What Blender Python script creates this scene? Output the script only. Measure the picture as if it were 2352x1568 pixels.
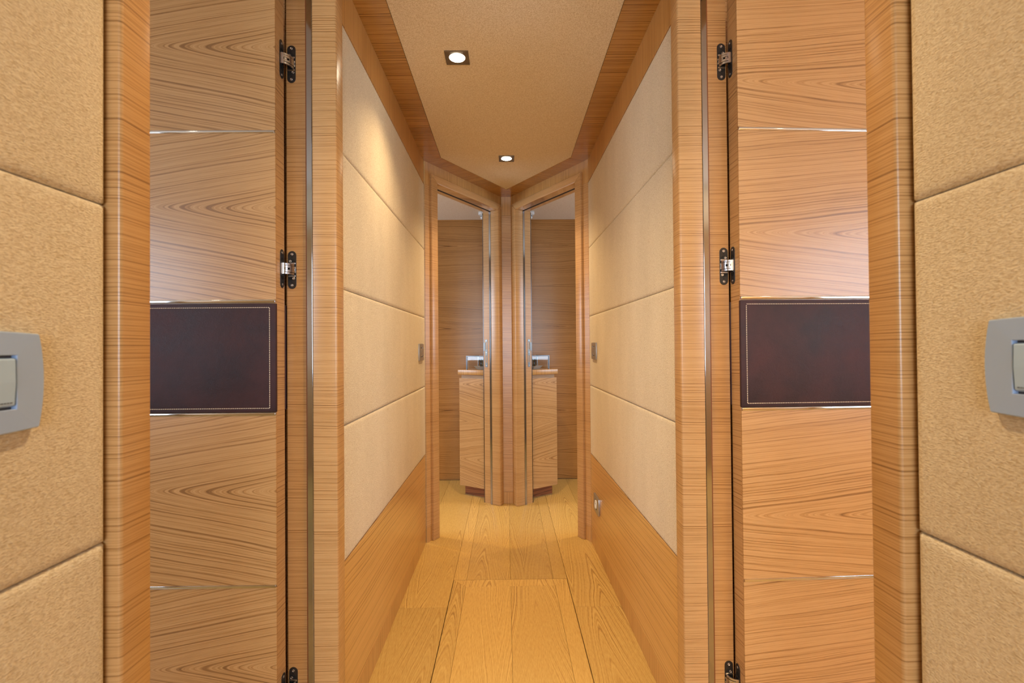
import bpy, bmesh, math, random
from mathutils import Vector, Matrix
random.seed(7)
scene = bpy.context.scene
for o in list(bpy.data.objects):
    bpy.data.objects.remove(o, do_unlink=True)
COL = scene.collection

# ------------------------------------------------------------------ camera
F_PX = 1130.0
PITCH, YAW, ROLL = 0.0106, 0.01107, -0.00811
CAM_Z = 0.995
cy_, sy_ = math.cos(YAW), math.sin(YAW)
cp_, sp_ = math.cos(PITCH), math.sin(PITCH)
fwd = Vector((sy_ * cp_, cy_ * cp_, sp_))
rgt = Vector((cy_, -sy_, 0))
upv = rgt.cross(fwd)
r2 = math.cos(ROLL) * rgt + math.sin(ROLL) * upv
u2v = -math.sin(ROLL) * rgt + math.cos(ROLL) * upv
cam_data = bpy.data.cameras.new('camera')
cam = bpy.data.objects.new('camera', cam_data)
COL.objects.link(cam)
cam_data.sensor_width = 36.0
cam_data.sensor_fit = 'HORIZONTAL'
cam_data.lens = F_PX / 2352.0 * 36.0
cam_data.clip_start = 0.02
m = Matrix.Identity(4)
for i in range(3):
    m[i][0] = r2[i]; m[i][1] = u2v[i]; m[i][2] = -fwd[i]
m[2][3] = CAM_Z
cam.matrix_world = m
cam_data.dof.use_dof = True
cam_data.dof.focus_distance = 1.9
cam_data.dof.aperture_fstop = 9.0
scene.camera = cam

# ------------------------------------------------------------------ world, exposure
world = bpy.data.worlds.new('world')
scene.world = world
world.use_nodes = True
bg = world.node_tree.nodes['Background']
bg.inputs[0].default_value = (0.62, 0.78, 1.0, 1)
bg.inputs[1].default_value = 1.0
scene.view_settings.view_transform = 'Standard'
scene.view_settings.look = 'None'
scene.view_settings.exposure = 0.48
scene.view_settings.gamma = 1.0
scene.view_settings.use_curve_mapping = False

WARM = (1.0, 0.70, 0.40)
WARM2 = (1.0, 0.715, 0.39)
COOL = (0.62, 0.80, 1.0)

def light(name, kind, loc, energy, color, **kw):
    d = bpy.data.lights.new(name, kind)
    d.energy = energy; d.color = color
    for k, v in kw.items():
        if k not in ('aim',):
            setattr(d, k, v)
    o = bpy.data.objects.new(name, d)
    COL.objects.link(o)
    o.location = loc
    if 'aim' in kw:
        o.rotation_euler = Vector(kw['aim']).to_track_quat('-Z', 'Y').to_euler()
    return o

# daylight coming in through the cabin and lobby windows (each lamp fills its window opening)
light('daylight_window_left_cabin', 'AREA', (-2.235, -0.55, 1.25), 24, (0.66, 0.80, 1.0), shape='RECTANGLE', size=1.5, size_y=0.9, aim=(1, 0, 0))
light('daylight_window_right_cabin', 'AREA', (2.235, -0.55, 1.25), 24, (0.66, 0.80, 1.0), shape='RECTANGLE', size=1.5, size_y=0.9, aim=(-1, 0, 0))
light('daylight_window_lobby', 'AREA', (0.0, -2.63, 1.15), 56, (0.74, 0.87, 1.0), shape='RECTANGLE', size=1.8, size_y=1.3, aim=(0, 1, 0))
light('daylight_window_far_left_cabin', 'AREA', (-2.235, 2.75, 1.25), 18, COOL, shape='RECTANGLE', size=1.0, size_y=0.8, aim=(1, 0, 0))
light('daylight_window_far_right_cabin', 'AREA', (2.235, 2.75, 1.25), 14, COOL, shape='RECTANGLE', size=1.0, size_y=0.8, aim=(-1, 0, 0))

# ------------------------------------------------------------------ materials
MAT = {}
class NT:
    def __init__(s, name):
        s.m = bpy.data.materials.new(name); s.m.use_nodes = True
        s.t = s.m.node_tree; s.n = s.t.nodes; s.l = s.t.links
        s.b = s.n['Principled BSDF']
        MAT[name] = s.m
    def node(s, typ, **kw):
        nd = s.n.new(typ)
        for k, v in kw.items(): setattr(nd, k, v)
        return nd
    def link(s, a, b): s.l.new(a, b)
    def put(s, sock, v):
        if hasattr(v, 'is_output'): s.link(v, sock)
        else: sock.default_value = v
    def math(s, op, a, b=None, c=None):
        nd = s.node('ShaderNodeMath', operation=op)
        s.put(nd.inputs[0], a)
        if b is not None: s.put(nd.inputs[1], b)
        if c is not None: s.put(nd.inputs[2], c)
        return nd.outputs[0]
    def noise(s, vec=None, w=None, scale=1.0, detail=2.0, rough=0.5, dist=0.0, dim='3D'):
        nd = s.node('ShaderNodeTexNoise', noise_dimensions=dim)
        if vec is not None: s.link(vec, nd.inputs['Vector'])
        if w is not None: s.link(w, nd.inputs['W'])
        nd.inputs['Scale'].default_value = scale
        nd.inputs['Detail'].default_value = detail
        nd.inputs['Roughness'].default_value = rough
        nd.inputs['Distortion'].default_value = dist
        return nd.outputs['Fac']
    def comb(s, x, y, z):
        nd = s.node('ShaderNodeCombineXYZ')
        s.put(nd.inputs[0], x); s.put(nd.inputs[1], y); s.put(nd.inputs[2], z)
        return nd.outputs[0]
    def ramp(s, fac, stops):
        nd = s.node('ShaderNodeValToRGB')
        e = nd.color_ramp.elements
        while len(e) < len(stops): e.new(0.5)
        for el, (p, c) in zip(e, stops):
            el.position = p; el.color = (*c, 1) if len(c) == 3 else c
        s.link(fac, nd.inputs[0])
        return nd.outputs[0]
    def remap(s, v, a, b, c, d):
        nd = s.node('ShaderNodeMapRange')
        s.put(nd.inputs[0], v)
        for i, x in enumerate((a, b, c, d)): nd.inputs[1 + i].default_value = x
        return nd.outputs[0]
    def mul(s, col, fac):
        nd = s.node('ShaderNodeMix', data_type='RGBA', blend_type='MULTIPLY')
        nd.inputs[0].default_value = 1.0
        s.put(nd.inputs[6], col); s.put(nd.inputs[7], fac)
        return nd.outputs[2]
    def bump(s, h, strength=0.3, dist=0.001):
        nd = s.node('ShaderNodeBump')
        nd.inputs['Strength'].default_value = strength
        nd.inputs['Distance'].default_value = dist
        s.link(h, nd.inputs['Height'])
        s.link(nd.outputs[0], s.b.inputs['Normal'])
    def coords(s):
        tc = s.node('ShaderNodeTexCoord')
        sx = s.node('ShaderNodeSeparateXYZ')
        s.link(tc.outputs['Object'], sx.inputs[0])
        return sx.outputs[0], sx.outputs[1], sx.outputs[2]
    def rnd(s):
        return s.node('ShaderNodeObjectInfo').outputs['Random']

def hexlin(h):
    out = []
    for i in (0, 2, 4):
        c = int(h[i:i + 2], 16) / 255
        out.append(c / 12.92 if c <= 0.04045 else ((c + 0.055) / 1.055) ** 2.4)
    return tuple(out)

def veneer(name, mode, light_c, mid_c, dark_c, period=0.26, freq=150.0, slope=0.10, off=0.0, rough=0.30, rand=0.0, coat=0.45, wob=0.03, loop=0.0, base=0.05, vee=False):
    t = NT(name)
    x, y, z = t.coords()
    a = t.math('ADD', x, y)
    if mode == 'H': al, ac = a, z
    elif mode == 'V': al, ac = z, a
    elif mode == 'X': al, ac = x, y          # ceiling boards, grain along x
    elif mode == 'Y': al, ac = y, x          # floor boards, grain along y
    elif mode == 'D':                        # ceiling boards of the left V
        al = t.math('MULTIPLY_ADD', y, -0.45, x); ac = t.math('MULTIPLY_ADD', x, 0.45, y)
    elif mode == 'E':
        al = t.math('MULTIPLY_ADD', y, 0.45, x); ac = t.math('MULTIPLY_ADD', x, -0.45, y)
    r = t.rnd()
    seed = t.math('MULTIPLY', r, rand * 37.0) if rand else 0.0
    ac2 = t.math('ADD', ac, t.math('MULTIPLY', r, rand * 3.0)) if rand else ac
    # gentle waviness of the grain
    v1 = t.comb(t.math('MULTIPLY', al, 1.6), t.math('MULTIPLY', ac, 5.0), seed)
    w1 = t.math('MULTIPLY', t.math('SUBTRACT', t.noise(v1, scale=1.0, detail=2), 0.5), wob)
    acw = t.math('ADD', ac2, w1)
    mm = t.math('ADD', acw, off) if period == 0 else t.math('PINGPONG', t.math('ADD', acw, off + 10 * period), period / 2) if period < 1.2 else t.math('ADD', acw, off + 3.0)
    v2 = t.comb(t.math('MULTIPLY', al, 1.1), t.math('MULTIPLY', ac, 0.8), seed)
    dep = t.math('MULTIPLY_ADD', t.math('SUBTRACT', t.noise(v2, scale=1.0, detail=1), 0.5), loop, t.math('MULTIPLY_ADD', al, slope, base))
    if period >= 1.2: rr = t.math('ADD', mm, dep)
    elif vee: rr = t.math('ADD', t.math('SQRT', t.math('ADD', t.math('MULTIPLY', mm, mm), 0.00006)), dep)
    else: rr = t.math('SQRT', t.math('ADD', t.math('MULTIPLY', mm, mm), t.math('MULTIPLY', dep, dep)))
    ring = t.noise(w=t.math('ADD', t.math('MULTIPLY', rr, freq), seed), dim='1D', scale=1.0, detail=3.0, rough=0.62)
    big = t.noise(t.comb(t.math('MULTIPLY', al, 1.5), t.math('MULTIPLY', ac, 9.0), seed), scale=1.0, detail=2)
    fib = t.noise(t.comb(t.math('MULTIPLY', al, 14.0), t.math('MULTIPLY', rr, 900.0), seed), scale=1.0, detail=2, rough=0.6)
    f = t.math('ADD', ring, t.math('MULTIPLY', t.math('SUBTRACT', fib, 0.5), 0.36))
    f = t.math('ADD', f, t.math('MULTIPLY', t.math('SUBTRACT', big, 0.5), 0.30))
    col = t.ramp(f, [(0.28, dark_c), (0.42, mid_c), (0.56, light_c), (0.74, mid_c)])
    t.link(col, t.b.inputs['Base Color'])
    t.b.inputs['Roughness'].default_value = rough
    t.b.inputs['Coat Weight'].default_value = coat
    t.b.inputs['Coat Roughness'].default_value = 0.24
    t.b.inputs['Specular IOR Level'].default_value = 0.4
    t.bump(fib, 0.06, 0.0004)
    return t.m

WL, WM, WD = hexlin('cb9f6a'), hexlin('b58751'), hexlin('8e6439')
CL, CM, CD = hexlin('c08d48'), hexlin('9b6b2e'), hexlin('623d14')
veneer('veneer_h', 'H', WL, WM, WD, period=1.8, off=0.13, freq=230, slope=0.02, loop=0.03)
veneer('veneer_door', 'H', WL, WM, WD, period=0, off=-0.05, freq=210, slope=-0.19, wob=0.03, loop=0.012, base=0.03, vee=True, rand=0.02)
veneer('veneer_door_r', 'H', WL, WM, WD, period=0, off=0.02, freq=210, slope=-0.10, wob=0.035, loop=0.012, base=0.14, vee=True, rand=0.02)
veneer('veneer_cabinet', 'H', WL, WM, WD, period=0.5, off=0.25, freq=150, slope=0.16, wob=0.04, loop=0.03, base=0.25, vee=True)
veneer('veneer_frame', 'H', WL, WM, WD, period=1.7, off=0.2, freq=360, slope=0.0, wob=0.02, loop=0.01)
veneer('veneer_v', 'V', hexlin('cd9e60'), hexlin('b38348'), hexlin('885c2b'), period=2.9, freq=240, slope=0.0, wob=0.006)
veneer('veneer_base', 'H', hexlin('d6a968'), hexlin('c29554'), hexlin('9c7038'), period=1.3, off=0.3, freq=160, slope=0.05, loop=0.03, wob=0.02)
veneer('veneer_ceiling', 'X', CL, CM, CD, period=6.0, freq=190, slope=0.02, rough=0.26, wob=0.015)
veneer('veneer_ceiling_d', 'D', CL, CM, CD, period=6.0, freq=190, slope=0.02, rough=0.26, wob=0.015)
veneer('veneer_ceiling_e', 'E', CL, CM, CD, period=6.0, freq=190, slope=0.02, rough=0.26, wob=0.015)
veneer('veneer_dark', 'H', hexlin('bd8a4e'), hexlin('a7743c'), hexlin('7f5427'), period=0.62, off=0.1, freq=170, slope=0.04, wob=0.05, loop=0.02, base=0.25, vee=True)
veneer('veneer_red', 'H', hexlin('9c5a2c'), hexlin('864821'), hexlin('653313'), period=0.9, freq=200, slope=0.02)

def oak(name):
    t = NT(name)
    x, y, z = t.coords()
    r = t.rnd()
    sd = t.math('MULTIPLY', r, 53.0)
    xo = t.math('ADD', x, t.math('MULTIPLY', r, 0.35))
    v1 = t.comb(t.math('MULTIPLY', x, 9.0), t.math('MULTIPLY', y, 2.0), sd)
    w1 = t.math('MULTIPLY', t.math('SUBTRACT', t.noise(v1, detail=2), 0.5), 0.05)
    mm = t.math('PINGPONG', t.math('ADD', t.math('ADD', xo, w1), 4.0), 0.11)
    dep = t.math('MULTIPLY_ADD', t.math('SUBTRACT', t.noise(t.comb(t.math('MULTIPLY', x, 2.5), t.math('MULTIPLY', y, 1.4), sd), detail=1), 0.5), 0.05, t.math('MULTIPLY', y, 0.09))
    rr = t.math('ADD', t.math('SQRT', t.math('ADD', t.math('MULTIPLY', mm, mm), 0.00012)), dep)
    ring = t.noise(w=t.math('ADD', t.math('MULTIPLY', rr, 230.0), sd), dim='1D', detail=1.5, rough=0.5)
    pore = t.noise(t.comb(t.math('MULTIPLY', x, 420.0), t.math('MULTIPLY', y, 45.0), sd), detail=2, rough=0.6)
    amt = t.remap(t.noise(t.comb(t.math('MULTIPLY', x, 5.0), t.math('MULTIPLY', y, 1.2), sd), detail=1), 0.35, 0.65, 0.08, 0.75)
    f = t.math('ADD', 0.5, t.math('MULTIPLY', t.math('SUBTRACT', ring, 0.5), amt))
    f = t.math('ADD', f, t.math('MULTIPLY', t.math('SUBTRACT', pore, 0.5), 0.30))
    col = t.ramp(f, [(0.30, hexlin('956e39')), (0.46, hexlin('c19a55')), (0.60, hexlin('d3b069'))])
    tone = t.ramp(t.math('FRACT', t.math('MULTIPLY', r, 7.31)), [(0.0, (0.82, 0.81, 0.78)), (1.0, (1.08, 1.07, 1.03))])
    t.link(t.mul(col, tone), t.b.inputs['Base Color'])
    t.b.inputs['Roughness'].default_value = 0.42
    t.b.inputs['Specular IOR Level'].default_value = 0.35
    t.bump(pore, 0.10, 0.0006)
oak('oak_plank')

def fabric(name, c1, c2, sx, sz, strength):
    t = NT(name)
    x, y, z = t.coords()
    a = t.math('ADD', x, y)
    # ripple rows that drift up and down: a long-pile chenille weave
    drift = t.noise(t.comb(t.math('MULTIPLY', a, 40.0), t.math('MULTIPLY', z, 40.0), 0.0), detail=1)
    zz = t.math('ADD', t.math('MULTIPLY', z, sz), t.math('MULTIPLY', drift, 4.0))
    n1 = t.noise(t.comb(t.math('MULTIPLY', a, sx), zz, t.math('MULTIPLY', t.math('SUBTRACT', x, y), 20.0)), detail=2, rough=0.55, dist=0.6)
    n2 = t.noise(t.comb(t.math('MULTIPLY', a, 9.0), t.math('MULTIPLY', z, 3.0), 0.0), detail=3)
    col = t.ramp(n1, [(0.30, c2), (0.60, c1)])
    sh = t.ramp(n2, [(0.3, (0.95, 0.945, 0.93)), (0.7, (1.03, 1.03, 1.03))])
    t.link(t.mul(col, sh), t.b.inputs['Base Color'])
    t.b.inputs['Roughness'].default_value = 0.85
    t.b.inputs['Sheen Weight'].default_value = 0.15
    t.b.inputs['Specular IOR Level'].default_value = 0.2
    t.bump(n1, strength, 0.003)
fabric('fabric_wall', hexlin('eadcc0'), hexlin('c5ae88'), 270.0, 900.0, 0.6)

def fabric_flat(name, c1, c2, sc, strength):
    t = NT(name)
    tc = t.node('ShaderNodeTexCoord')
    n1 = t.noise(tc.outputs['Object'], scale=sc, detail=3, rough=0.6)
    t.link(t.ramp(n1, [(0.32, c2), (0.62, c1)]), t.b.inputs['Base Color'])
    t.b.inputs['Roughness'].default_value = 0.9
    t.b.inputs['Specular IOR Level'].default_value = 0.15
    t.bump(n1, strength, 0.0015)
fabric_flat('fabric_ceiling', hexlin('e6d6b8'), hexlin('c9b189'), 330.0, 0.3)
fabric_flat('cabin_ceiling', hexlin('efe4d4'), hexlin('dccdb8'), 260.0, 0.25)

def plain(name, c, rough=0.5, metal=0.0, spec=0.5, **kw):
    t = NT(name)
    t.b.inputs['Base Color'].default_value = (*c, 1)
    t.b.inputs['Roughness'].default_value = rough
    t.b.inputs['Metallic'].default_value = metal
    t.b.inputs['Specular IOR Level'].default_value = spec
    for k, v in kw.items(): t.b.inputs[k.replace('_', ' ')].default_value = v
    return t
plain('chrome', (0.66, 0.66, 0.67), 0.07, 1.0)
plain('jamb_chrome', (0.42, 0.42, 0.43), 0.10, 1.0)
plain('dark_chrome', (0.13, 0.12, 0.12), 0.22, 1.0)
plain('bezel_metal', (0.22, 0.20, 0.18), 0.30, 0.9)
plain('hinge_black', (0.045, 0.042, 0.042), 0.35, 0.6)
plain('hinge_pocket', (0.006, 0.006, 0.006), 0.6)
plain('hinge_steel', (0.55, 0.52, 0.50), 0.28, 1.0)
plain('seal_brown', hexlin('7c3d12'), 0.5)
plain('gap_dark', (0.012, 0.008, 0.006), 0.8)
plain('nickel_grey', (0.42, 0.41, 0.40), 0.32, 0.75)
plain('plate_grey', hexlin('a2b8da'), 0.38, 0.0, 0.5)
plain('button_grey', hexlin('aec8e2'), 0.35, 0.0, 0.5)
plain('print_dark', (0.10, 0.10, 0.11), 0.6)
plain('white_plastic', (0.80, 0.80, 0.78), 0.4)
plain('porcelain', (0.80, 0.79, 0.76), 0.2)
plain('stitch_thread', hexlin('e2d2bb'), 0.8)
plain('hull_white', (0.62, 0.58, 0.52), 0.7)
g = plain('clear_glass', (0.95, 0.97, 0.97), 0.02, 0.0, 0.5)
g.b.inputs['Transmission Weight'].default_value = 1.0
g.b.inputs['IOR'].default_value = 1.45

def leather(name):
    t = NT(name)
    tc = t.node('ShaderNodeTexCoord')
    o = tc.outputs['Object']
    vor = t.node('ShaderNodeTexVoronoi', feature='DISTANCE_TO_EDGE')
    t.link(o, vor.inputs['Vector']); vor.inputs['Scale'].default_value = 620.0
    big = t.noise(o, scale=9.0, detail=4, rough=0.6)
    crease = t.noise(o, scale=26.0, detail=5, rough=0.7, dist=1.6)
    col = t.ramp(big, [(0.30, hexlin('28161a')), (0.70, hexlin('44272a'))])
    t.link(col, t.b.inputs['Base Color'])
    rg = t.remap(big, 0.3, 0.7, 0.38, 0.55)
    t.link(rg, t.b.inputs['Roughness'])
    h = t.math('ADD', t.math('MULTIPLY', vor.outputs[0], 0.5), t.math('MULTIPLY', crease, 0.8))
    t.bump(h, 0.5, 0.002)
    t.b.inputs['Specular IOR Level'].default_value = 0.35
leather('leather')

def emit(name, c, s):
    t = NT(name)
    t.b.inputs['Base Color'].default_value = (0, 0, 0, 1)
    t.b.inputs['Emission Color'].default_value = (*c, 1)
    t.b.inputs['Emission Strength'].default_value = s
emit('lamp_glass', (1.0, 0.86, 0.62), 3.0)
emit('lamp_glow', (1.0, 0.86, 0.62), 30.0)

# ------------------------------------------------------------------ mesh helpers
class MB:
    def __init__(s): s.v = []; s.f = []; s.sm = []
    def add(s, vs, fs, smooth=False):
        b = len(s.v); s.v += [tuple(p) for p in vs]
        for f in fs: s.f.append([i + b for i in f]); s.sm.append(smooth)
        return s
    def box(s, x0, x1, y0, y1, z0, z1):
        x0, x1 = min(x0, x1), max(x0, x1); y0, y1 = min(y0, y1), max(y0, y1); z0, z1 = min(z0, z1), max(z0, z1)
        return s.add([(x0, y0, z0), (x1, y0, z0), (x1, y1, z0), (x0, y1, z0), (x0, y0, z1), (x1, y0, z1), (x1, y1, z1), (x0, y1, z1)],
              [(0, 3, 2, 1), (4, 5, 6, 7), (0, 1, 5, 4), (1, 2, 6, 5), (2, 3, 7, 6), (3, 0, 4, 7)])
    def extrude(s, poly, axis, c0, c1, smooth=False):
        # poly in the two other axes (cyclic order), extruded along axis
        def P(p, c):
            if axis == 2: return (p[0], p[1], c)
            if axis == 1: return (p[0], c, p[1])
            return (c, p[0], p[1])
        k = len(poly)
        vs = [P(p, c0) for p in poly] + [P(p, c1) for p in poly]
        fs = [list(range(k))[::-1], [i + k for i in range(k)]]
        b = len(s.v); s.v += vs
        for f in fs: s.f.append([i + b for i in f]); s.sm.append(False)
        for i in range(k):
            j = (i + 1) % k
            s.f.append([b + i, b + j, b + j + k, b + i + k]); s.sm.append(smooth)
        return s
    def lathe(s, prof, c, axis='z', seg=32, smooth=True):
        b = len(s.v)
        for r, h in prof:
            for i in range(seg):
                a = 2 * math.pi * i / seg
                if axis == 'z': s.v.append((c[0] + r * math.cos(a), c[1] + r * math.sin(a), c[2] + h))
                elif axis == 'y': s.v.append((c[0] + r * math.cos(a), c[1] + h, c[2] + r * math.sin(a)))
                else: s.v.append((c[0] + h, c[1] + r * math.cos(a), c[2] + r * math.sin(a)))
        for k in range(len(prof) - 1):
            for i in range(seg):
                j = (i + 1) % seg
                s.f.append([b + k * seg + i, b + k * seg + j, b + (k + 1) * seg + j, b + (k + 1) * seg + i]); s.sm.append(smooth)
        s.f.append([b + i for i in range(seg)][::-1]); s.sm.append(False)
        e = b + (len(prof) - 1) * seg
        s.f.append([e + i for i in range(seg)]); s.sm.append(False)
        return s
    def build(s, name, mat, parent=None, bevel=0.0, seg=2, smooth_all=False, loc=None):
        me = bpy.data.meshes.new(name)
        me.from_pydata(s.v, [], s.f)
        for p, q in zip(me.polygons, s.sm): p.use_smooth = q or smooth_all
        bm = bmesh.new(); bm.from_mesh(me)
        bmesh.ops.recalc_face_normals(bm, faces=bm.faces[:])
        if bevel > 0:
            ed = [e for e in bm.edges if len(e.link_faces) == 2 and e.calc_face_angle(0) > 0.6]
            bmesh.ops.bevel(bm, geom=ed, offset=bevel, segments=seg, affect='EDGES', profile=0.5, clamp_overlap=True)
            if seg > 1:
                for f in bm.faces: f.smooth = True
        bm.to_mesh(me); bm.free()
        if bevel > 0 and seg > 1:
            try: me.set_sharp_from_angle(angle=math.radians(40))
            except Exception: pass
        me.materials.append(MAT[mat])
        o = bpy.data.objects.new(name, me)
        COL.objects.link(o)
        if parent is not None: o.parent = parent
        if loc is not None: o.location = loc
        return o

def tag(o, label, cat=None, group=None, kind=None):
    o['label'] = label
    if cat: o['category'] = cat
    if group: o['group'] = group
    if kind: o['kind'] = kind
    return o
def empty(name, loc=(0, 0, 0), rz=0.0):
    o = bpy.data.objects.new(name, None)
    COL.objects.link(o)
    o.location = loc; o.rotation_euler = (0, 0, rz)
    o.empty_display_size = 0.1
    return o
def box(name, mat, b, parent=None, bevel=0.0, seg=2):
    return MB().box(*b).build(name, mat, parent, bevel, seg)

def puff(name, s0, s1, z0, z1, tf, drop, depth, sg, parent, mat='fabric_wall', edge=0.012, sgy=None):
    """upholstered panel in a wall-local frame: face at t=tf, edges rolled back by drop"""
    def ticks(a, b):
        e = [0, 0.0012, 0.003, 0.006, edge]
        return [a + i for i in e] + [b - i for i in e[::-1]]
    S, Z = ticks(s0, s1), ticks(z0, z1)
    def fall(d):
        if d >= edge: return 0.0
        k = 1 - d / edge
        return drop * (1 - math.sqrt(max(0.0, 1 - k * k)))
    mb = MB(); nS, nZ = len(S), len(Z)
    for z in Z:
        for s in S:
            d = min(s - s0, s1 - s); e = min(z - z0, z1 - z)
            t = tf - max(fall(d), fall(e))
            mb.v.append((s, sg * t, z))
    for i in range(nZ - 1):
        for j in range(nS - 1):
            a = i * nS + j
            mb.f.append([a, a + 1, a + nS + 1, a + nS]); mb.sm.append(True)
    # back and rim
    ring = [j for j in range(nS)] + [i * nS + nS - 1 for i in range(1, nZ)] + [(nZ - 1) * nS + j for j in range(nS - 2, -1, -1)] + [i * nS for i in range(nZ - 2, 0, -1)]
    b = len(mb.v)
    for i in ring:
        s, y, z = mb.v[i]; mb.v.append((s, sg * (tf - depth), z))
    k = len(ring)
    for i in range(k):
        j = (i + 1) % k
        mb.f.append([ring[i], ring[j], b + j, b + i]); mb.sm.append(False)
    mb.f.append([b + i for i in range(k)]); mb.sm.append(False)
    return mb.build(name, mat, parent)

# ------------------------------------------------------------------ levels
ZC = 1.952            # corridor ceiling
Z_BAND = 1.833        # underside of the vertical-grain band
Z_BASE = 0.4485       # top of the wooden lower panel
Z_SKIRT = 0.073
JOINTS = [0.4485, 0.7953, 1.1465, 1.4965, 1.833]
XL, XR = -0.4163, 0.4338

# wall-local frames: local x = along the wall (s), local y = -t on the left side, +t on the right side
class Frame:
    def __init__(s, ox, oy, ux, uy, side):
        L = math.hypot(ux, uy); s.o = Vector((ox, oy, 0)); s.u = Vector((ux / L, uy / L, 0))
        s.side = side                       # 'L' or 'R'
        s.sg = -1.0 if side == 'L' else 1.0 # local y = sg * t
        s.rz = math.atan2(uy, ux)
        s.L = L
    def empty(s, name):
        return empty(name, s.o, s.rz)
    def B(s, s0, s1, t0, t1, z0, z1):
        return (s0, s1, s.sg * t0, s.sg * t1, z0, z1)

FL = Frame(XL, 0, 0, 1, 'L')
FR = Frame(XR, 0, 0, 1, 'R')
FRF = Frame(0.4338, 1.25, 0.4225 - 0.4338, 2.505 - 1.25, 'R')      # right wall beyond the door leans in a little
VL = Frame(-0.413, 2.52, 0.387, 0.62, 'L')
VR = Frame(0.4235, 2.505, -0.3935, 0.635, 'R')

# ------------------------------------------------------------------ corridor side walls
def side_wall(fr, name, s0, s1, label, base_label):
    w = fr.empty(name)
    tag(w, label, 'wall', kind='structure')
    box('wall_core', 'veneer_h', fr.B(s0, s1, -0.108, -0.014, 0, ZC), w)
    for i in range(4):
        z0, z1 = JOINTS[i], JOINTS[i + 1]
        puff('fabric_panel', s0, s1, z0 + 0.0004, z1 - 0.0004, 0.0, 0.006, 0.0135, fr.sg, w)
    box('lower_wood_panel', 'veneer_base', fr.B(s0, s1, -0.0138, -0.002, Z_SKIRT + 0.0006, Z_BASE - 0.0006), w, 0.0006, 1)
    box('skirting_board', 'veneer_v', fr.B(s0, s1, -0.0138, -0.002, 0.0005, Z_SKIRT), w, 0.0005, 1)
    box('top_band', 'veneer_v', fr.B(s0, s1, -0.0138, -0.001, Z_BAND + 0.0006, ZC), w, 0.0006, 1)
    return w
side_wall(FL, 'wall_left', 1.2335, 2.5165, 'left corridor wall with four beige fabric panels above a wood base', '')
side_wall(FRF, 'wall_right', 0.0, 1.2545, 'right corridor wall with four beige fabric panels above a wood base', '')
side_wall(FL, 'wall_left_front', -0.62, 0.518, 'close beige fabric wall at the left edge of the view', '')
side_wall(FR, 'wall_right_front', -0.62, 0.521, 'close beige fabric wall at the right edge of the view', '')
# small filler between the leaning right wall and the right door casing
# ------------------------------------------------------------------ door frames
T_F, T_R, T_C, T_S, T_E = 0.012, -0.0475, -0.0605, -0.0645, -0.1127
def door_frame(fr, name, s0, s1, wn, wf, zt, wt, label, hang, lintel=True):
    e = fr.empty(name)
    tag(e, label, 'door frame', kind='structure')
    sg = fr.sg
    # mitred casings, polygons in (s, z) extruded through t
    MB().extrude([(s0 - wn, 0), (s0, 0), (s0, zt), (s0 - wn, zt + wt)], 1, sg * T_R, sg * T_F).build('casing', 'veneer_frame', e, 0.0042, 4)
    MB().extrude([(s1, 0), (s1 + wf, 0), (s1 + wf, zt + wt), (s1, zt)], 1, sg * T_R, sg * T_F).build('casing', 'veneer_frame', e, 0.0042, 4)
    MB().extrude([(s0, zt), (s1, zt), (s1 + wf, zt + wt), (s0 - wn, zt + wt)], 1, sg * T_R, sg * T_F).build('casing', 'veneer_h', e, 0.0042, 4)
    # chrome strip, seal and rebate run round the opening
    for a, b, z in ((s0 - wn, s0, None), (s1, s1 + wf, None)):
        far = a >= s1 - 1e-6
        i = 0.0008
        q0, q1 = (s1 + i, s1 + wf) if far else (s0 - wn, s0 - i)
        box('chrome_strip', 'jamb_chrome', fr.B(q0, q1, T_C, T_R, 0, zt - i), e, 0.0005, 1)
        q0, q1 = (s1 + 0.006, s1 + wf) if far else (s0 - wn, s0 - 0.006)
        box('rubber_seal', 'seal_brown', fr.B(q0, q1, T_S, T_C, 0, zt + 0.006), e)
        q0, q1 = (s1 + 0.012, s1 + wf) if far else (s0 - wn, s0 - 0.012)
        box('rebate', 'veneer_frame', fr.B(q0, q1, T_E, T_S, 0, zt + wt), e, 0.0006, 1)
    box('chrome_strip', 'gap_dark', fr.B(s0, s1, T_C, T_R, zt + 0.0008, zt + wt), e)
    box('rebate', 'veneer_h', fr.B(s0 - 0.012, s1 + 0.012, T_E, T_C, zt + 0.010, zt + wt), e)
    return e
ZT, WT = 1.855, 0.042
d1 = door_frame(FL, 'trim_1', 0.5655, 1.1800, 0.0450, 0.0490, ZT, WT, 'wooden door frame of the near left doorway', -1)
d2 = door_frame(FR, 'trim_2', 0.5698, 1.1870, 0.0450, 0.0480, ZT, WT, 'wooden door frame of the near right doorway', -1)
d3 = door_frame(VL, 'trim_3', 0.0885, 0.6720, 0.0500, 0.0430, ZT, WT, 'wooden frame of the left doorway at the corridor end', 1)
d4 = door_frame(VR, 'trim_4', 0.0945, 0.6720, 0.0500, 0.0430, ZT, WT, 'wooden frame of the right doorway at the corridor end', 1)

# lintel walls over the near doors
for fr, nm, a, b, lb in ((FL, 'wall_left_lintel', 0.518, 1.2335, 'wood band over the near left doorway'), (FR, 'wall_right_lintel', 0.521, 1.25, 'wood band over the near right doorway')):
    w = fr.empty(nm); tag(w, lb, 'wall', kind='structure')
    box('top_band', 'veneer_v', fr.B(a, b, -0.108, -0.001, ZT + WT, ZC), w)

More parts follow.
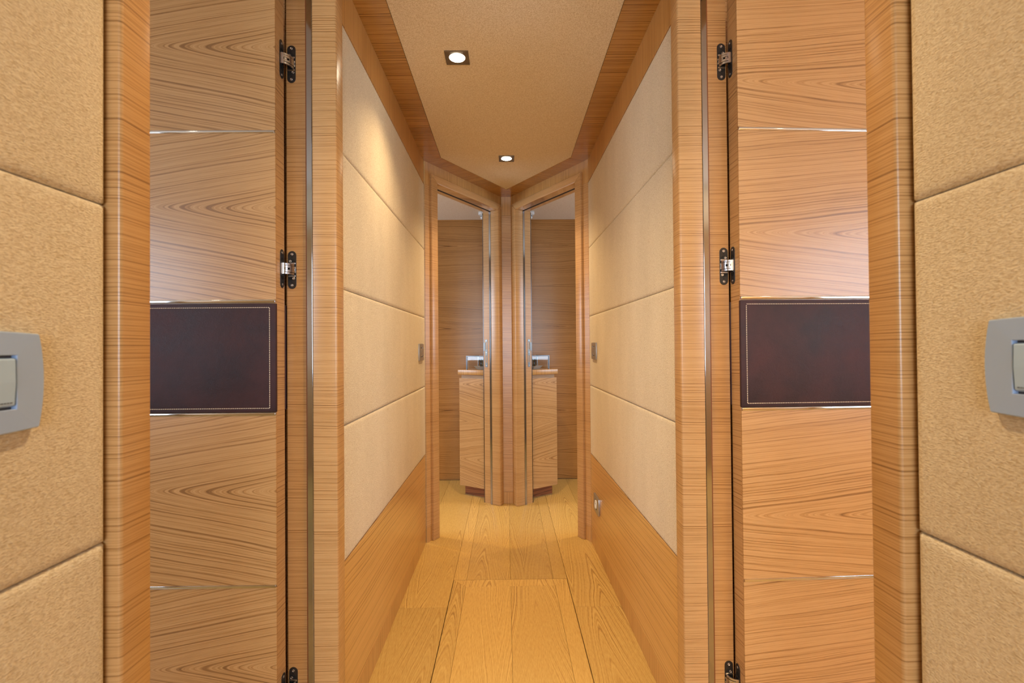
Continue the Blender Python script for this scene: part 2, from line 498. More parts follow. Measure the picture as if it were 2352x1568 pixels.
# strike plates on the far jambs of the two end doorways
def strike(fr, par):
    sg = fr.sg
    sf = 0.672 + 0.012
    tc, hw = -0.0925, 0.0095
    z0, z1 = 0.866, 1.042
    o = MB()
    # plate with two openings, modelled as strips
    zs = [z0, 0.895, 0.940, 0.978, 1.026, z1]
    for k in (0, 2, 4): o.box(sf - 0.0016, sf, sg * (tc - hw), sg * (tc + hw), zs[k], zs[k + 1])
    for k in (1, 3):
        o.box(sf - 0.0016, sf, sg * (tc - hw), sg * (tc - 0.0035), zs[k], zs[k + 1])
        o.box(sf - 0.0016, sf, sg * (tc + 0.0045), sg * (tc + hw), zs[k], zs[k + 1])
    o.box(sf - 0.003, sf - 0.0008, sg * (tc - 0.0195), sg * (tc - hw + 0.001), 0.970, 1.022)
    p = o.build('strike_plate', 'bezel_metal', par)
    p['label'] = 'grey metal strike plate'
    for z in (0.876, 0.959, 1.034):
        MB().lathe([(0.0028, -0.0004), (0.0028, 0.0008)], (sf - 0.0020, sg * tc, z), 'x', 12).build('screw', 'hinge_steel', p)
strike(VL, d3); strike(VR, d4)
box('edge_strip', 'chrome', FL.B(1.1915, 1.199, T_E - 0.003, T_E + 0.0002, 0, ZT), d1)
for fr, par in ((VL, d3), (VR, d4)):
    # bright metal edge on the cabin-side arris of the rebate
    box('edge_strip', 'dark_chrome', fr.B(0.683, 0.690, T_E - 0.0035, T_E + 0.0002, 0, ZT), par)

# ------------------------------------------------------------------ end walls (the V)
def end_wall(fr, name, near, far, label):
    w = fr.empty(name); tag(w, label, 'wall', kind='structure')
    L = fr.L
    for s0, s1 in ((0.0, near), (far, L)):
        box('side_panel', 'veneer_frame', fr.B(s0, s1, -0.11, 0, Z_SKIRT + 0.0006, Z_BAND - 0.0006), w)
        box('skirting_board', 'veneer_v', fr.B(s0, s1, -0.11, 0.0005, 0.0005, Z_SKIRT), w)
        box('top_band', 'veneer_v', fr.B(s0, s1, -0.11, 0.0, Z_BAND, ZT + WT), w)
    box('top_band', 'veneer_v', fr.B(0, L, -0.11, 0.0, ZT + WT, ZC), w)
    return w
end_wall(VL, 'wall_end_left', 0.0385, 0.715, 'left half of the V-shaped wood wall ending the corridor')
end_wall(VR, 'wall_end_right', 0.0445, 0.715, 'right half of the V-shaped wood wall ending the corridor')
# post where the two end walls meet
pl = empty('wall_end_post', (0.004, 3.135, 0)); tag(pl, 'narrow wooden post between the two end doorways', 'post', kind='structure')
box('post_shaft', 'veneer_h', (-0.031, 0.031, 0, 0.06, Z_SKIRT + 0.0008, Z_BAND - 0.0008), pl, 0.0006, 1)
box('skirting_board', 'veneer_v', (-0.031, 0.031, -0.0005, 0.06, 0.0005, Z_SKIRT), pl)
box('top_band', 'veneer_v', (-0.031, 0.031, -0.0005, 0.06, Z_BAND, ZC), pl)

# ------------------------------------------------------------------ floor
fl = box('floor', 'gap_dark', (-2.3, 2.3, -2.7, 3.85, -0.06, -0.012))
tag(fl, 'dark underside of the oak plank floor', 'floor', kind='structure')
def plank(x0, x1, y0, y1, par, name='plank', gap=0.00035, z=0.0):
    return box(name, 'oak_plank', (x0 + gap, x1 - gap, y0 + gap, y1 - gap, -0.0119, z), par, 0.0004, 1)
HX0, HX1, HY0, HY1 = -0.2325, 0.2495, 0.75, 2.1150
HW = 0.0022
XB = [-0.2345, -0.1790, 0.0085, 0.1925, 0.2510]
for i in range(4):
    plank(XB[i], XB[i + 1], HY1 + HW, 3.14 if False else 3.70, fl)
    plank(XB[i], XB[i + 1], -2.6, HY0 - HW, fl)
plank(-0.4300, HX0 - HW, 1.8950, 3.70, fl)
plank(-0.4300, HX0 - HW, -2.6, 1.8950, fl)
plank(HX1 + HW, 0.4360, 1.8880, 3.70, fl)
plank(HX1 + HW, 0.4360, -2.6, 1.8880, fl)
def cabin_planks(x, dirn, k):
    for i in range(k):
        a, b = (x, x + dirn * 0.195)
        plank(min(a, b), max(a, b), -2.6, 1.2 + (0.37 * i) % 0.8, fl)
        plank(min(a, b), max(a, b), 1.2 + (0.37 * i) % 0.8, 3.70, fl)
        x = b
cabin_planks(-0.4300, -1, 9); cabin_planks(0.4360, 1, 9)

# lift-out hatch in the floor
ht = empty('floor_hatch', (0, 0, 0))
tag(ht, 'oak plank floor hatch with mitred border in the corridor floor', 'hatch')
bw = 0.0545
def mitre(poly): return MB().extrude(poly, 2, -0.0119, 0.0).build('border_plank', 'oak_plank', ht, 0.0004, 1)
g_ = 0.0003
mitre([(HX0, HY1), (HX0 + bw, HY1 - bw - 0.004), (HX1 - bw, HY1 - bw - 0.004), (HX1, HY1)])
mitre([(HX0, HY0), (HX0 + bw - g_, HY0 + bw), (HX0 + bw - g_, HY1 - bw - 0.004), (HX0 - 0, HY1 - g_)])
mitre([(HX1, HY0), (HX1 - bw + g_, HY0 + bw), (HX1 - bw + g_, HY1 - bw - 0.004), (HX1, HY1 - g_)])
mitre([(HX0, HY0), (HX0 + bw, HY0 + bw - g_), (HX1 - bw, HY0 + bw - g_), (HX1, HY0)])
plank(HX0 + bw, 0.0100, HY0 + bw, HY1 - bw - 0.004, ht)
plank(0.0100, HX1 - bw, HY0 + bw, HY1 - bw - 0.004, ht)

# ------------------------------------------------------------------ ceiling
OUT_L, OUT_R = -0.413, 0.4235
ceil_poly = [(-0.3245, -0.62), (0.3340, -0.62), (0.3340, 2.482), (0.0060, 2.988), (-0.3245, 2.482)]
ce = MB().extrude(ceil_poly, 2, ZC + 0.0015, ZC + 0.03).build('ceiling', 'fabric_ceiling')
tag(ce, 'beige fabric corridor ceiling panel with pointed end', 'ceiling', kind='structure')
def strip(poly, mat): return MB().extrude(poly, 2, ZC, ZC + 0.03).build('edge_board', mat, ce)
gp = 0.0012
strip([(-0.53, -0.62), (-0.3245 - gp, -0.62), (-0.3245 - gp, 2.482), (-0.53, 2.55)], 'veneer_ceiling')
strip([(0.54, -0.62), (0.3340 + gp, -0.62), (0.3340 + gp, 2.482), (0.54, 2.55)], 'veneer_ceiling')
strip([(-0.3245 - gp, 2.4825), (0.0060, 2.9885 + gp), (0.0060, 3.22), (-0.53, 2.5505)], 'veneer_ceiling_d')
strip([(0.3340 + gp, 2.4825), (0.0060, 2.9885 + gp), (0.0060, 3.22), (0.54, 2.5505)], 'veneer_ceiling_e')
box('cabin_panel', 'cabin_ceiling', (-2.3, -0.45, -2.7, 2.9, ZC + 0.031, ZC + 0.06), ce)
box('cabin_panel', 'cabin_ceiling', (0.45, 2.3, -2.7, 2.9, ZC + 0.031, ZC + 0.06), ce)
box('cabin_panel', 'cabin_ceiling', (-2.3, -0.105, 2.9, 3.85, ZC + 0.004, ZC + 0.06), ce)
box('cabin_panel', 'cabin_ceiling', (0.115, 2.3, 2.9, 3.85, ZC + 0.004, ZC + 0.06), ce)
box('cabin_panel', 'cabin_ceiling', (-0.45, 0.45, 3.1, 3.85, ZC + 0.031, ZC + 0.06), ce)
box('lobby_panel', 'fabric_ceiling', (-2.3, 2.3, -2.7, -0.62, ZC + 0.001, ZC + 0.03), ce)
box('deck_slab', 'hull_white', (-2.3, 2.3, -2.7, 3.85, ZC + 0.0605, ZC + 0.10), ce)

# ------------------------------------------------------------------ rooms beyond the doorways
def wallbox(name, mat, b, label):
    return tag(box(name, mat, b), label, 'wall', kind='structure')
wallbox('wall_back', 'veneer_dark', (-2.3, 2.3, 3.71, 3.80, 0, ZC + 0.06), 'wood veneer wall at the back of the far cabins')
wallbox('wall_far_partition', 'veneer_dark', (-0.028, 0.036, 3.23, 3.71, 0, ZC + 0.06), 'partition between the two far cabins')
wallbox('wall_cabin_divider_left', 'veneer_h', (-2.3, -0.53, 1.30, 1.36, 0, ZC + 0.06), 'wall between the two left cabins')
wallbox('wall_cabin_divider_right', 'veneer_h', (0.55, 2.3, 1.32, 1.38, 0, ZC + 0.06), 'wall between the two right cabins')
wallbox('wall_lobby_left', 'veneer_h', (-2.3, -0.55, -1.66, -1.60, 0, ZC + 0.06), 'rear wall of the left cabin')
wallbox('wall_lobby_right', 'veneer_h', (0.55, 2.3, -1.66, -1.60, 0, ZC + 0.06), 'rear wall of the right cabin')
wallbox('wall_lobby_side_left', 'fabric_wall', (-0.60, -0.53, -1.60, -0.62, 0, ZC + 0.06), 'left lobby wall')
wallbox('wall_lobby_side_right', 'fabric_wall', (0.55, 0.62, -1.60, -0.62, 0, ZC + 0.06), 'right lobby wall')

def window_wall(name, wname, axis, pos, thick, a0, a1, wa0, wa1, wz0, wz1, mat, label):
    """wall perpendicular to axis with one window opening"""
    e = empty(name); tag(e, label, 'wall', kind='structure')
    zt = ZC + 0.06
    segs = [(a0, wa0, 0, zt), (wa1, a1, 0, zt), (wa0, wa1, 0, wz0), (wa0, wa1, wz1, zt)]
    for p0, p1, z0, z1 in segs:
        if p1 - p0 < 1e-4: continue
        b = (pos, pos + thick, p0, p1, z0, z1) if axis == 0 else (p0, p1, pos, pos + thick, z0, z1)
        box('wall_section', mat, b, e)
    w = empty(wname); tag(w, 'window in the ' + label, 'window', kind='structure')
    f = 0.04
    for p0, p1, z0, z1 in ((wa0, wa0 + f, wz0, wz1), (wa1 - f, wa1, wz0, wz1), (wa0, wa1, wz0, wz0 + f), (wa0, wa1, wz1 - f, wz1)):
        b = (pos - 0.01, pos + 0.03, p0, p1, z0, z1) if axis == 0 else (p0, p1, pos - 0.01, pos + 0.03, z0, z1)
        box('window_frame', 'hull_white', b, w)
window_wall('wall_hull_left_front', 'window_1', 0, -2.30, 0.05, -2.7, 1.33, -1.34, 0.24, 0.77, 1.73, 'hull_white', 'left cabin hull side')
window_wall('wall_hull_left_far', 'window_2', 0, -2.30, 0.05, 1.33, 3.8, 2.2, 3.3, 0.82, 1.68, 'hull_white', 'far left cabin hull side')
window_wall('wall_hull_right_front', 'window_3', 0, 2.25, 0.05, -2.7, 1.35, -1.34, 0.24, 0.77, 1.73, 'hull_white', 'right cabin hull side')
window_wall('wall_hull_right_far', 'window_4', 0, 2.25, 0.05, 1.35, 3.8, 2.2, 3.3, 0.82, 1.68, 'hull_white', 'far right cabin hull side')
window_wall('wall_lobby_back', 'window_5', 1, -2.72, 0.05, -2.3, 2.3, -0.95, 0.95, 0.45, 1.85, 'veneer_h', 'lobby rear')

# ------------------------------------------------------------------ near door leaves
LEAF_W, LEAF_T, LEAF_H = 0.592, 0.045, 1.848
def stitches(mb, x0, x1, z0, z1, yf, dirx):
    # running stitch: hinge-side vertical, top and bottom rows
    st, gp_ = 0.0030, 0.0042
    def one(ax, az, bx, bz):
        # flattened capsule from a to b standing slightly proud of the hide
        L = math.hypot(bx - ax, bz - az); ux, uz = (bx - ax) / L, (bz - az) / L
        nx, nz = -uz, ux; r = 0.0008
        k = [(-L / 2, 0), (-L / 2 + 0.0006, 1), (L / 2 - 0.0006, 1), (L / 2, 0), (L / 2 - 0.0006, -1), (-L / 2 + 0.0006, -1)]
        cx, cz = (ax + bx) / 2, (az + bz) / 2
        top = [(cx + ux * p + nx * q * r, yf - 0.0007, cz + uz * p + nz * q * r) for p, q in k]
        bot = [(p[0], yf + 0.0003, p[2]) for p in top]
        mb.add(top + bot, [(0, 1, 2, 3, 4, 5)] + [(i, (i + 1) % 6, (i + 1) % 6 + 6, i + 6) for i in range(6)])
    n = int(abs(x1 - x0) / gp_)
    for i in range(n):
        x = x0 + dirx * (i + 0.15) * gp_
        for z in (z0, z1): one(x, z - 0.0002, x + dirx * st, z + 0.0003)
    n = int(abs(z1 - z0) / gp_)
    for i in range(n):
        z = z0 + (i + 0.15) * gp_
        one(x0 + 0.0002, z, x0 - 0.0002, z + st)

def door_leaf(name, label, px, py, rz, dirx, zs, zlea, hinge_z, jx, jy, edge_dark):
    """leaf local frame: origin on the hinge-edge front corner, x along the leaf (dirx), y into the leaf"""
    e = empty(name, (px, py, 0.0), rz)
    tag(e, label, 'door', kind='structure')
    d = dirx
    cuts = [0.004] + [zs[0], zs[1], zs[2], zs[3]] + [LEAF_H]
    sw = 0.0034
    # veneered core set back where the chrome strips lie
    zz = [0.005, zs[3] - sw, zs[3] + sw, zs[2] - sw, zs[2] + sw, zs[1] - sw, zs[1] + sw, zs[0] - sw, zs[0] + sw, LEAF_H]
    core = box('leaf_core', 'veneer_h', (0.0, d * LEAF_W, 0.004, LEAF_T, 0.005, LEAF_H), e)
    for i in range(0, 10, 2):
        if i == 4: continue
        zm = (zz[i] + zz[i + 1]) / 2
        MB().box(0.0, d * LEAF_W, 0.0, 0.0040, zz[i] - zm, zz[i + 1] - zm).build('face_panel', 'veneer_door' if d < 0 else 'veneer_door_r', e, 0.0004, 1, loc=(0, 0, zm))
    for z in zs:
        box('chrome_strip', 'chrome', (d * 0.0015, d * LEAF_W, -0.0012, 0.0040, z - sw, z + sw), e, 0.0010, 2)
    # leather pads on both faces
    for yb0, yb1 in ((-0.0035, 0.0040), (LEAF_T, LEAF_T + 0.0045)):
        p = box('leather_pad', 'leather', (-d * 0.0022, d * LEAF_W, yb0, yb1, zlea[0], zlea[1]), e, 0.0022, 3)
        p['label'] = 'dark brown stitched leather pad'
        if yb0 < 0:
            mb = MB(); stitches(mb, d * 0.0125, d * LEAF_W, zlea[0] + 0.0095, zlea[1] - 0.0095, yb0, d)
            mb.build('stitching', 'stitch_thread', p)
    # concealed hinges
    M = e.matrix_basis.inverted()
    for z in hinge_z:
        hinge(e, d, M, z, jx, jy, px, py)
    return e

def stadium(cx, cz, w, h, k=10):
    pts = []; r = w / 2
    for i in range(k + 1):
        a = math.pi * i / k; pts.append((cx + r * math.cos(a), cz + h / 2 - r + r * math.sin(a)))
    for i in range(k + 1):
        a = math.pi + math.pi * i / k; pts.append((cx + r * math.cos(a), cz - h / 2 + r + r * math.sin(a)))
    return pts

def hinge(e, d, M, z, jx, jy, px, py):
    px -= 0.0325 * math.sin(e.rotation_euler.z)
    """jamb plate faces the camera at y=jy around x=jx; leaf plate sits on the leaf's hinge edge"""
    def loc(p):
        return M @ Vector(p)
    h = empty('hinge'); h.parent = e
    h['label'] = 'black concealed hinge with steel link'
    h.matrix_local = M          # children of the hinge are given in world coordinates
    # jamb plate
    MB().extrude(stadium(jx, z, 0.0205, 0.0915), 1, jy - 0.0009, jy + 0.004).build('jamb_plate', 'hinge_black', h, 0.0004, 1)
    MB().extrude(stadium(jx, z, 0.0170, 0.0520), 1, jy - 0.0011, jy - 0.0008).build('pocket', 'hinge_pocket', h)
    for s in (-1, 1):
        MB().box(jx - 0.0085, jx + 0.0085, jy - 0.0030, jy - 0.0009, z + s * 0.0152 - 0.0019, z + s * 0.0152 + 0.0019).build('pivot_bar', 'hinge_steel', h, 0.0005, 1)
        for zz, r in ((0.0375, 0.0032),):
            MB().lathe([(r, 0.0), (r, -0.0012), (r * 0.55, -0.0012), (r * 0.45, -0.0006)], (jx, jy - 0.0009, z + s * zz), 'y', 16).build('screw', 'hinge_steel', h)
        MB().lathe([(0.0013, 0.0), (0.0013, -0.0003)], (jx, jy - 0.0009, z + s * 0.0300), 'y', 10).build('pin_hole', 'hinge_pocket', h)
        MB().lathe([(0.0033, 0.0), (0.0033, -0.0012), (0.0018, -0.0012), (0.0016, -0.0004)], (jx + d * 0.004 * s, jy - 0.0011, z + s * 0.0208), 'y', 16).build('adjusting_screw', 'hinge_steel', h)
    # leaf plate on the edge (normal towards the corridor)
    ly = py + 0.0325
    nx = -d
    MB().extrude([(q[0], q[1]) for q in stadium(ly, z, 0.0205, 0.0915)], 0, px - nx * 0.003, px + nx * 0.0009).build('leaf_plate', 'hinge_black', h, 0.0004, 1)
    MB().extrude([(q[0], q[1]) for q in stadium(ly, z, 0.0170, 0.0520)], 0, px + nx * 0.0008, px + nx * 0.0011).build('pocket', 'hinge_pocket', h)
    for s in (-1, 1):
        MB().box(px + nx * 0.0009, px + nx * 0.0030, ly - 0.0085, ly + 0.0085, z + s * 0.0152 - 0.0019, z + s * 0.0152 + 0.0019).build('pivot_bar', 'hinge_black', h, 0.0005, 1)
        MB().lathe([(0.0030, 0.0), (0.0030, nx * 0.0010), (0.0016, nx * 0.0010), (0.0014, nx * 0.0004)], (px + nx * 0.0009, ly, z + s * 0.0375), 'x', 14).build('screw', 'hinge_steel', h)
    # curved link: three fingers arching from the leaf pocket to the jamb pocket
    P0 = (px + nx * 0.0005, ly - 0.0075); P3 = (jx + nx * 0.0070, jy - 0.0006)
    P1 = (px + nx * 0.0125, ly - 0.0085); P2 = (jx + nx * 0.0072, jy - 0.0125)
    def bez(t):
        a, b, c, dd = (1 - t) ** 3, 3 * t * (1 - t) ** 2, 3 * t * t * (1 - t), t ** 3
        return (a * P0[0] + b * P1[0] + c * P2[0] + dd * P3[0], a * P0[1] + b * P1[1] + c * P2[1] + dd * P3[1])
    def ribbon(t0, t1, z0, z1, th, lift, name):
        n = 10; A = []; B = []
        for i in range(n + 1):
            t = t0 + (t1 - t0) * i / n
            p = bez(t); q = bez(min(1.0, t + 0.01)); q0 = bez(max(0.0, t - 0.01))
            tx, ty = q[0] - q0[0], q[1] - q0[1]; L = math.hypot(tx, ty) or 1
            # normal pointing to the camera / corridor side
            ox, oy = ty / L * nx, -tx / L * nx
            if oy > 0: ox, oy = -ox, -oy
            A.append((p[0] + ox * lift, p[1] + oy * lift)); B.append((p[0] - ox * (th - lift), p[1] - oy * (th - lift)))
        MB().extrude(A + B[::-1], 2, z + z0, z + z1).build(name, 'hinge_steel', h)
    ribbon(0.0, 0.22, -0.0118, 0.0118, 0.003, 0.0006, 'link_arm')
    ribbon(0.0, 0.95, 0.0085, 0.0128, 0.003, 0.0, 'link_arm')
    ribbon(0.0, 0.95, -0.0128, -0.0085, 0.003, 0.0, 'link_arm')
    ribbon(0.0, 1.0, 0.0026, 0.0074, 0.003, 0.0006, 'link_arm')
    ribbon(0.0, 1.0, -0.0074, -0.0026, 0.003, 0.0006, 'link_arm')
    ribbon(0.55, 1.0, -0.0074, 0.0074, 0.003, 0.0003, 'link_arm')
    ribbon(0.26, 0.42, -0.0020, 0.0020, 0.003, 0.0, 'link_arm')

door_leaf('door_1', 'open near left cabin door, pinkish wood in cool daylight, with leather pad', -0.531, 1.138, 0.0, -1,
          [1.4965, 1.1044, 0.8446, 0.4510], (0.8490, 1.0990), [1.6840, 1.1845, 0.1870], -0.5163, 1.192, False)
door_leaf('door_2', 'open near right cabin door, warm golden wood, with leather pad', 0.552, 1.1535, math.radians(2.4), 1,
          [1.5078, 1.1063, 0.8434, 0.4422], (0.8480, 1.1005), [1.6920, 1.1878, 0.1820], 0.5340, 1.199, True)

# ------------------------------------------------------------------ downlights
def downlight(x, y, label, energy, zc=ZC + 0.0015, grp='corridor downlights'):
    e = empty('downlight', (x, y, zc)); tag(e, label, 'downlight', grp)
    mb = MB(); hw, r, n = 0.039, 0.0275, 32
    rings = []
    def sq(h, zz):
        out = []
        for i in range(n):
            a = 2 * math.pi * i / n + math.pi / 4
            c, s = math.cos(a), math.sin(a); k = hw_ / max(abs(c), abs(s)); out.append((c * k, s * k, zz))
        return out
    hw_ = hw; o0 = sq(hw, 0.0); hw_ = hw; o1 = sq(hw, -0.0022); hw_ = hw - 0.002; o2 = sq(hw, -0.0032)
    c1 = [(r * math.cos(2 * math.pi * i / n + math.pi / 4), r * math.sin(2 * math.pi * i / n + math.pi / 4), -0.0020) for i in range(n)]
    c2 = [(p[0] * 0.93, p[1] * 0.93, -0.0004) for p in c1]
    for ring in (o0, o1, o2, c1, c2): mb.v += ring
    for k in range(4):
        for i in range(n):
            j = (i + 1) % n; mb.f.append([k * n + i, k * n + j, (k + 1) * n + j, (k + 1) * n + i]); mb.sm.append(k == 3)
    mb.f.append([i for i in range(n)]); mb.sm.append(False)
    mb.build('bezel', 'bezel_metal', e)
    MB().lathe([(0.0255, -0.0005), (0.0255, -0.0016), (0.018, -0.0034), (0.006, -0.0042)], (0, 0, 0), 'z', 28).build('lens', 'lamp_glow', e)
    l = light('downlight_beam', 'SPOT', (0, 0, -0.008), energy, WARM2, spot_size=math.radians(118), spot_blend=1.0, shadow_soft_size=0.022)
    l.parent = e
    return e
downlight(-0.156, 1.621, 'near square downlight in the corridor ceiling, left of centre', 26)
downlight(0.0070, 2.496, 'far square downlight near the pointed end of the ceiling', 36)
downlight(0.0, 0.80, 'square downlight in the ceiling between the near doorways', 42)
downlight(-0.0, -1.3, 'square downlight in the lobby ceiling', 24, ZC + 0.001, 'lobby downlights')
downlight(1.05, 0.10, 'square downlight in the right cabin ceiling', 30, ZC + 0.031, 'cabin downlights')
downlight(-1.15, 0.25, 'square downlight in the left cabin ceiling', 1, ZC + 0.031, 'cabin downlights')
downlight(-0.95, 2.85, 'square downlight in the far left cabin ceiling', 42, ZC + 0.031, 'cabin downlights')
downlight(0.95, 2.85, 'square downlight in the far right cabin ceiling', 38, ZC + 0.031, 'cabin downlights')

# added lamp, out of view, that brightens the near right door leaf
wl = empty('fill_lamp', (0.80, -1.60, 1.35)); tag(wl, 'added unseen fill lamp on the rear wall of the right cabin, lighting the right door', 'lamp')
MB().lathe([(0.05, 0.0), (0.05, 0.012), (0.02, 0.016), (0.012, 0.05)], (0, 0, 0), 'y', 24).build('wall_plate', 'bezel_metal', wl)
MB().lathe([(0.012, -0.06), (0.05, -0.045), (0.065, 0.0), (0.05, 0.045), (0.012, 0.06)], (0, 0.09, 0), 'z', 24).build('globe', 'lamp_glass', wl)
lb = light('fill_lamp_bulb', 'POINT', (0.0, 0.19, 0.0), 26, (1.0, 0.82, 0.56), shadow_soft_size=0.07); lb.parent = wl

# ------------------------------------------------------------------ switch plates and socket
def plate(name, cat, x, side, yc, zc, w, h, label, kind, mats=('plate_grey', 'button_grey')):
    """curved-edge plate on a side wall; local x along y, local y out of the wall"""
    e = empty(name, (x, yc, zc), math.pi / 2)
    tag(e, label, cat, 'wall switch plates' if kind == 'switch' else None)
    sg = -1.0 if side == 'L' else 1.0
    n = 10; pts = []
    bl = 0.0045 if w > 0.1 else 0.002
    def edge(p, q, bx, bz):
        for i in range(n):
            t = i / n; b = 4 * t * (1 - t)
            pts.append((p[0] + (q[0] - p[0]) * t + bx * b, p[1] + (q[1] - p[1]) * t + bz * b))
    a, b = w / 2, h / 2
    edge((-a + bl, -b + 0.001), (a - bl, -b + 0.001), 0, -0.0018)
    edge((a - bl, -b + 0.001), (a - bl, b - 0.001), bl, 0)
    edge((a - bl, b - 0.001), (-a + bl, b - 0.001), 0, 0.0018)
    edge((-a + bl, b - 0.001), (-a + bl, -b + 0.001), -bl, 0)
    # frame with a rectangular window: bridge outer loop to inner rectangle
    iw, ih = (0.0345, 0.0225) if kind == 'switch' else (0.024, 0.0225)
    inner = []
    for p, q in (((-iw, -ih), (iw, -ih)), ((iw, -ih), (iw, ih)), ((iw, ih), (-iw, ih)), ((-iw, ih), (-iw, -ih))):
        for i in range(n): inner.append((p[0] + (q[0] - p[0]) * i / n, p[1] + (q[1] - p[1]) * i / n))
    m_ = len(pts); mb = MB()
    lay = [(pts, 0.0), (pts, 0.0045), ([(p[0] * 0.985, p[1] * 0.975) for p in pts], 0.0066), ([(p[0] * 1.02, p[1] * 1.02) for p in inner], 0.0072), (inner, 0.0068), (inner, 0.0020)]
    for L_, t in lay: mb.v += [(p[0], sg * t, p[1]) for p in L_]
    for k in range(len(lay) - 1):
        for i in range(m_):
            j = (i + 1) % m_; mb.f.append([k * m_ + i, k * m_ + j, (k + 1) * m_ + j, (k + 1) * m_ + i]); mb.sm.append(False)
    mb.f.append([i for i in range(m_)]); mb.sm.append(False)
    mb.build('frame', mats[0], e)
    box('inset_back', 'print_dark', (-iw, iw, sg * 0.0018, sg * 0.0024, -ih, ih), e)
    if kind == 'switch':
        for c in (-0.5, 0.5):
            # rocker: slightly curved outline, proud of the inset
            bx0, bx1 = c * iw - iw / 2 + 0.0012, c * iw + iw / 2 - 0.0012
            prof = [(-ih + 0.002, 0.004), (-ih + 0.0035, 0.0070), (0.0, 0.0080), (ih - 0.0035, 0.0076), (ih - 0.002, 0.004)]
            MB().extrude([(sg * t, z) for z, t in prof], 0, bx0, bx1).build('rocker', mats[1], e, 0.0005, 1)
        # tiny printed row of marks along the bottom of the rocker
        for i in range(7):
            x0 = iw - 0.004 - i * 0.0024
            box('mark', 'print_dark', (x0 - 0.0015, x0, sg * 0.0066, sg * 0.0076, -ih + 0.0052, -ih + 0.0060), e)
        box('indicator', 'white_plastic', (-0.004, 0.0, sg * 0.0068, sg * 0.0078, -ih + 0.0065, -ih + 0.0085), e)
    else:
        MB().lathe([(0.0205, 0.0), (0.0205, sg * 0.0072), (0.0190, sg * 0.0076), (0.0180, sg * 0.0040)], (0, sg * 0.0022, 0), 'y', 28).build('socket_ring', mats[1], e)
        for s in (-1, 1):
            MB().lathe([(0.0026, 0.0), (0.0026, sg * 0.0006)], (s * 0.0095, sg * 0.0062, 0), 'y', 10).build('socket_hole', 'hinge_pocket', e)
        for s in (-1, 1):
            box('earth_clip', 'chrome', (-0.003, 0.003, sg * 0.006, sg * 0.009, s * 0.0185 - 0.0012, s * 0.0185 + 0.0012), e)
    return e
# on the left wall the local +y axis (rz=90deg -> -x) points into the wall, so t is mirrored by sg
plate('light_switch', 'switch', XL + 0.0002, 'L', 0.381, 0.9688, 0.120, 0.0835, 'large silver-grey switch plate close on the left fabric wall', 'switch')
plate('light_switch', 'switch', XR - 0.0002, 'R', 0.376, 0.9745, 0.120, 0.0835, 'large silver-grey switch plate close on the right fabric wall', 'switch')
plate('light_switch', 'switch', XL + 0.0024 - 0.0022, 'L', 2.383, 0.9718, 0.120, 0.0820, 'small grey switch plate beside the left end doorway', 'switch', ('nickel_grey', 'nickel_grey'))
plate('light_switch', 'switch', 0.4338 - 0.0090 * (2.362 - 1.25) - 0.0002, 'R', 2.362, 0.9712, 0.120, 0.0815, 'small grey switch plate beside the right end doorway', 'switch', ('nickel_grey', 'nickel_grey'))
plate('power_socket', 'socket', 0.4338 - 0.0090 * (2.346 - 1.25) + 0.0016, 'R', 2.346, 0.2418, 0.128, 0.0780, 'metal power socket low on the right wooden wall base', 'socket', ('nickel_grey', 'white_plastic'))

# ------------------------------------------------------------------ washstands seen through the end doorways
def cabinet(fr, side, label):
    sg = fr.sg
    e = fr.empty('vanity_cabinet')
    tag(e, label, 'cabinet')
    s0, s1, t0, t1 = 0.732, 0.925, -0.3495, -0.1150
    box('body', 'veneer_h', fr.B(s0 + 0.018, s1, t0 + 0.006, t1, 0.068, 0.809), e)
    box('door', 'veneer_cabinet', fr.B(s0, s0 + 0.0175, t0, t1, 0.068, 0.786), e, 0.0008, 1)
    box('toe_kick', 'veneer_red', fr.B(s0 + 0.045, s1, t0 + 0.012, t1, 0.0, 0.0675), e)
    box('worktop', 'veneer_v', fr.B(s0 - 0.006, s1 + 0.002, t0 - 0.008, t1, 0.8095, 0.843), e, 0.003, 3)
    # chrome gallery rail with glass
    r = empty('gallery_rail'); r.parent = e; r['label'] = 'chrome and glass gallery rail'
    a0, a1, b0, b1 = s0 + 0.014, s0 + 0.150, t0 + 0.048, t1 - 0.03
    for s, t in ((a0, b0), (a1, b0), (a0, b1)):
        box('post', 'dark_chrome', fr.B(s, s + 0.008, t, t + 0.008, 0.843, 0.930), r, 0.0006, 1)
    box('rail', 'dark_chrome', fr.B(a0, a1 + 0.008, b0, b0 + 0.008, 0.930, 0.9365), r, 0.0006, 1)
    box('rail', 'dark_chrome', fr.B(a0, a0 + 0.008, b0 + 0.008, b1 + 0.008, 0.930, 0.9365), r, 0.0006, 1)
    box('glass_pane', 'clear_glass', fr.B(a0 + 0.008, a1, b0 + 0.002, b0 + 0.006, 0.848, 0.929), r)
    box('glass_pane', 'clear_glass', fr.B(a0 + 0.002, a0 + 0.006, b0 + 0.010, b1 - 0.001, 0.848, 0.929), r)
    return e
cabinet(VL, 'L', 'wooden vanity cabinet inside the left end doorway')
cabinet(VR, 'R', 'wooden vanity cabinet inside the right end doorway')
def on_top(fr, s, t, z):
    p = fr.o + fr.u * s
    nrm = Vector((fr.u.y, -fr.u.x, 0)) if fr.side == 'L' else Vector((-fr.u.y, fr.u.x, 0))
    p = p + nrm * t
    return (p.x, p.y, z)
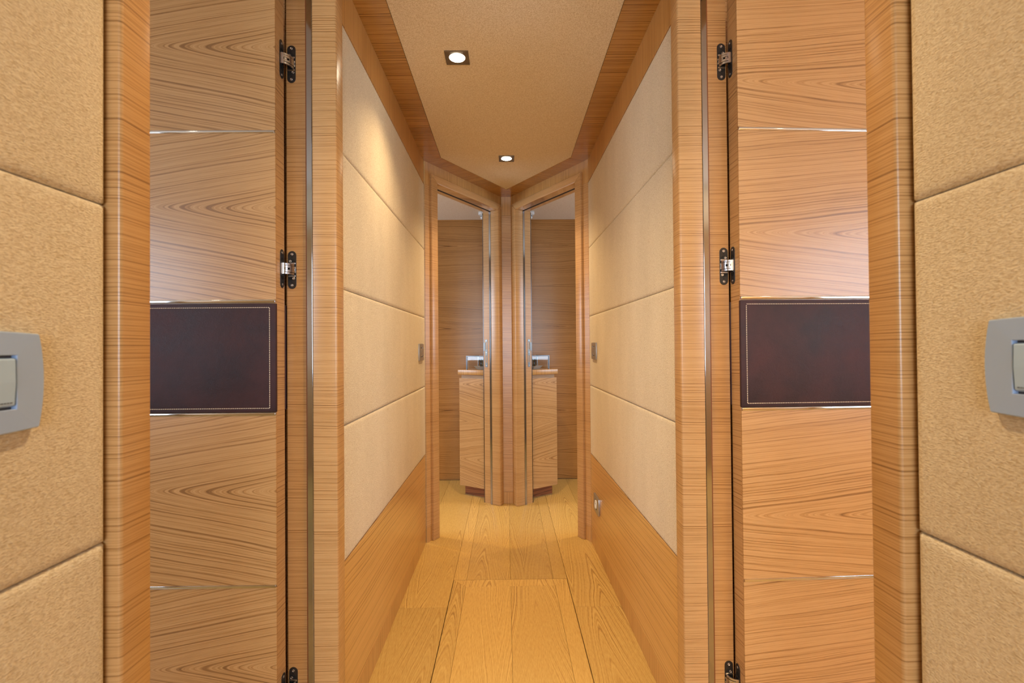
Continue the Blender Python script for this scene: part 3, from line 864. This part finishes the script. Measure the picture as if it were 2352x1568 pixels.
for fr, lr in ((VL, 'left'), (VR, 'right')):
    # square dish with flared sides
    e = MB(); a, b = 0.036, 0.056
    e.add([(-a, -a, 0), (a, -a, 0), (a, a, 0), (-a, a, 0), (-b, -b, 0.022), (b, -b, 0.022), (b, b, 0.022), (-b, b, 0.022),
           (-b + 0.004, -b + 0.004, 0.022), (b - 0.004, -b + 0.004, 0.022), (b - 0.004, b - 0.004, 0.022), (-b + 0.004, b - 0.004, 0.022),
           (-a + 0.003, -a + 0.003, 0.004), (a - 0.003, -a + 0.003, 0.004), (a - 0.003, a - 0.003, 0.004), (-a + 0.003, a - 0.003, 0.004)],
          [(3, 2, 1, 0)] + [(i, (i + 1) % 4, (i + 1) % 4 + 4, i + 4) for i in range(4)] + [(i + 4, (i + 1) % 4 + 4, (i + 1) % 4 + 8, i + 8) for i in range(4)]
          + [(i + 8, (i + 1) % 4 + 8, (i + 1) % 4 + 12, i + 12) for i in range(4)] + [(12, 13, 14, 15)])
    o = e.build('square_dish', 'porcelain', None, 0.0008, 1)
    o.location = on_top(fr, 0.832, -0.215, 0.8433); o.rotation_euler = (0, 0, fr.rz + 0.4)
    tag(o, 'white square dish on the ' + lr + ' vanity cabinet', 'dish')
    o = MB().lathe([(0.022, 0.0), (0.026, 0.002), (0.031, 0.066), (0.0290, 0.066), (0.0240, 0.006), (0.002, 0.005)], (0, 0, 0), 'z', 28).build('glass_tumbler', 'clear_glass')
    o.location = on_top(fr, 0.832, -0.215, 0.8475)
    tag(o, 'clear glass tumbler in the dish on the ' + lr + ' vanity cabinet', 'glass')
# smoke detectors
for x, y, lr in ((-0.158, 3.505, 'left'), (0.170, 3.50, 'right')):
    e = empty('smoke_detector', (x, y, ZC + 0.004)); tag(e, 'white ceiling smoke detector inside the ' + lr + ' end doorway', 'detector')
    MB().lathe([(0.036, 0.0), (0.036, -0.016), (0.034, -0.020), (0.024, -0.021)], (0, 0, 0), 'z', 32).build('base', 'white_plastic', e)
    MB().lathe([(0.022, -0.0205), (0.022, -0.040), (0.019, -0.048), (0.008, -0.050)], (0, 0, 0), 'z', 28).build('chamber', 'white_plastic', e)
    for i in range(8):
        a = 2 * math.pi * i / 8
        MB().box(0.0205, 0.0226, -0.0035, 0.0035, -0.038, -0.027).build('vent', 'print_dark', e).rotation_euler = (0, 0, a)
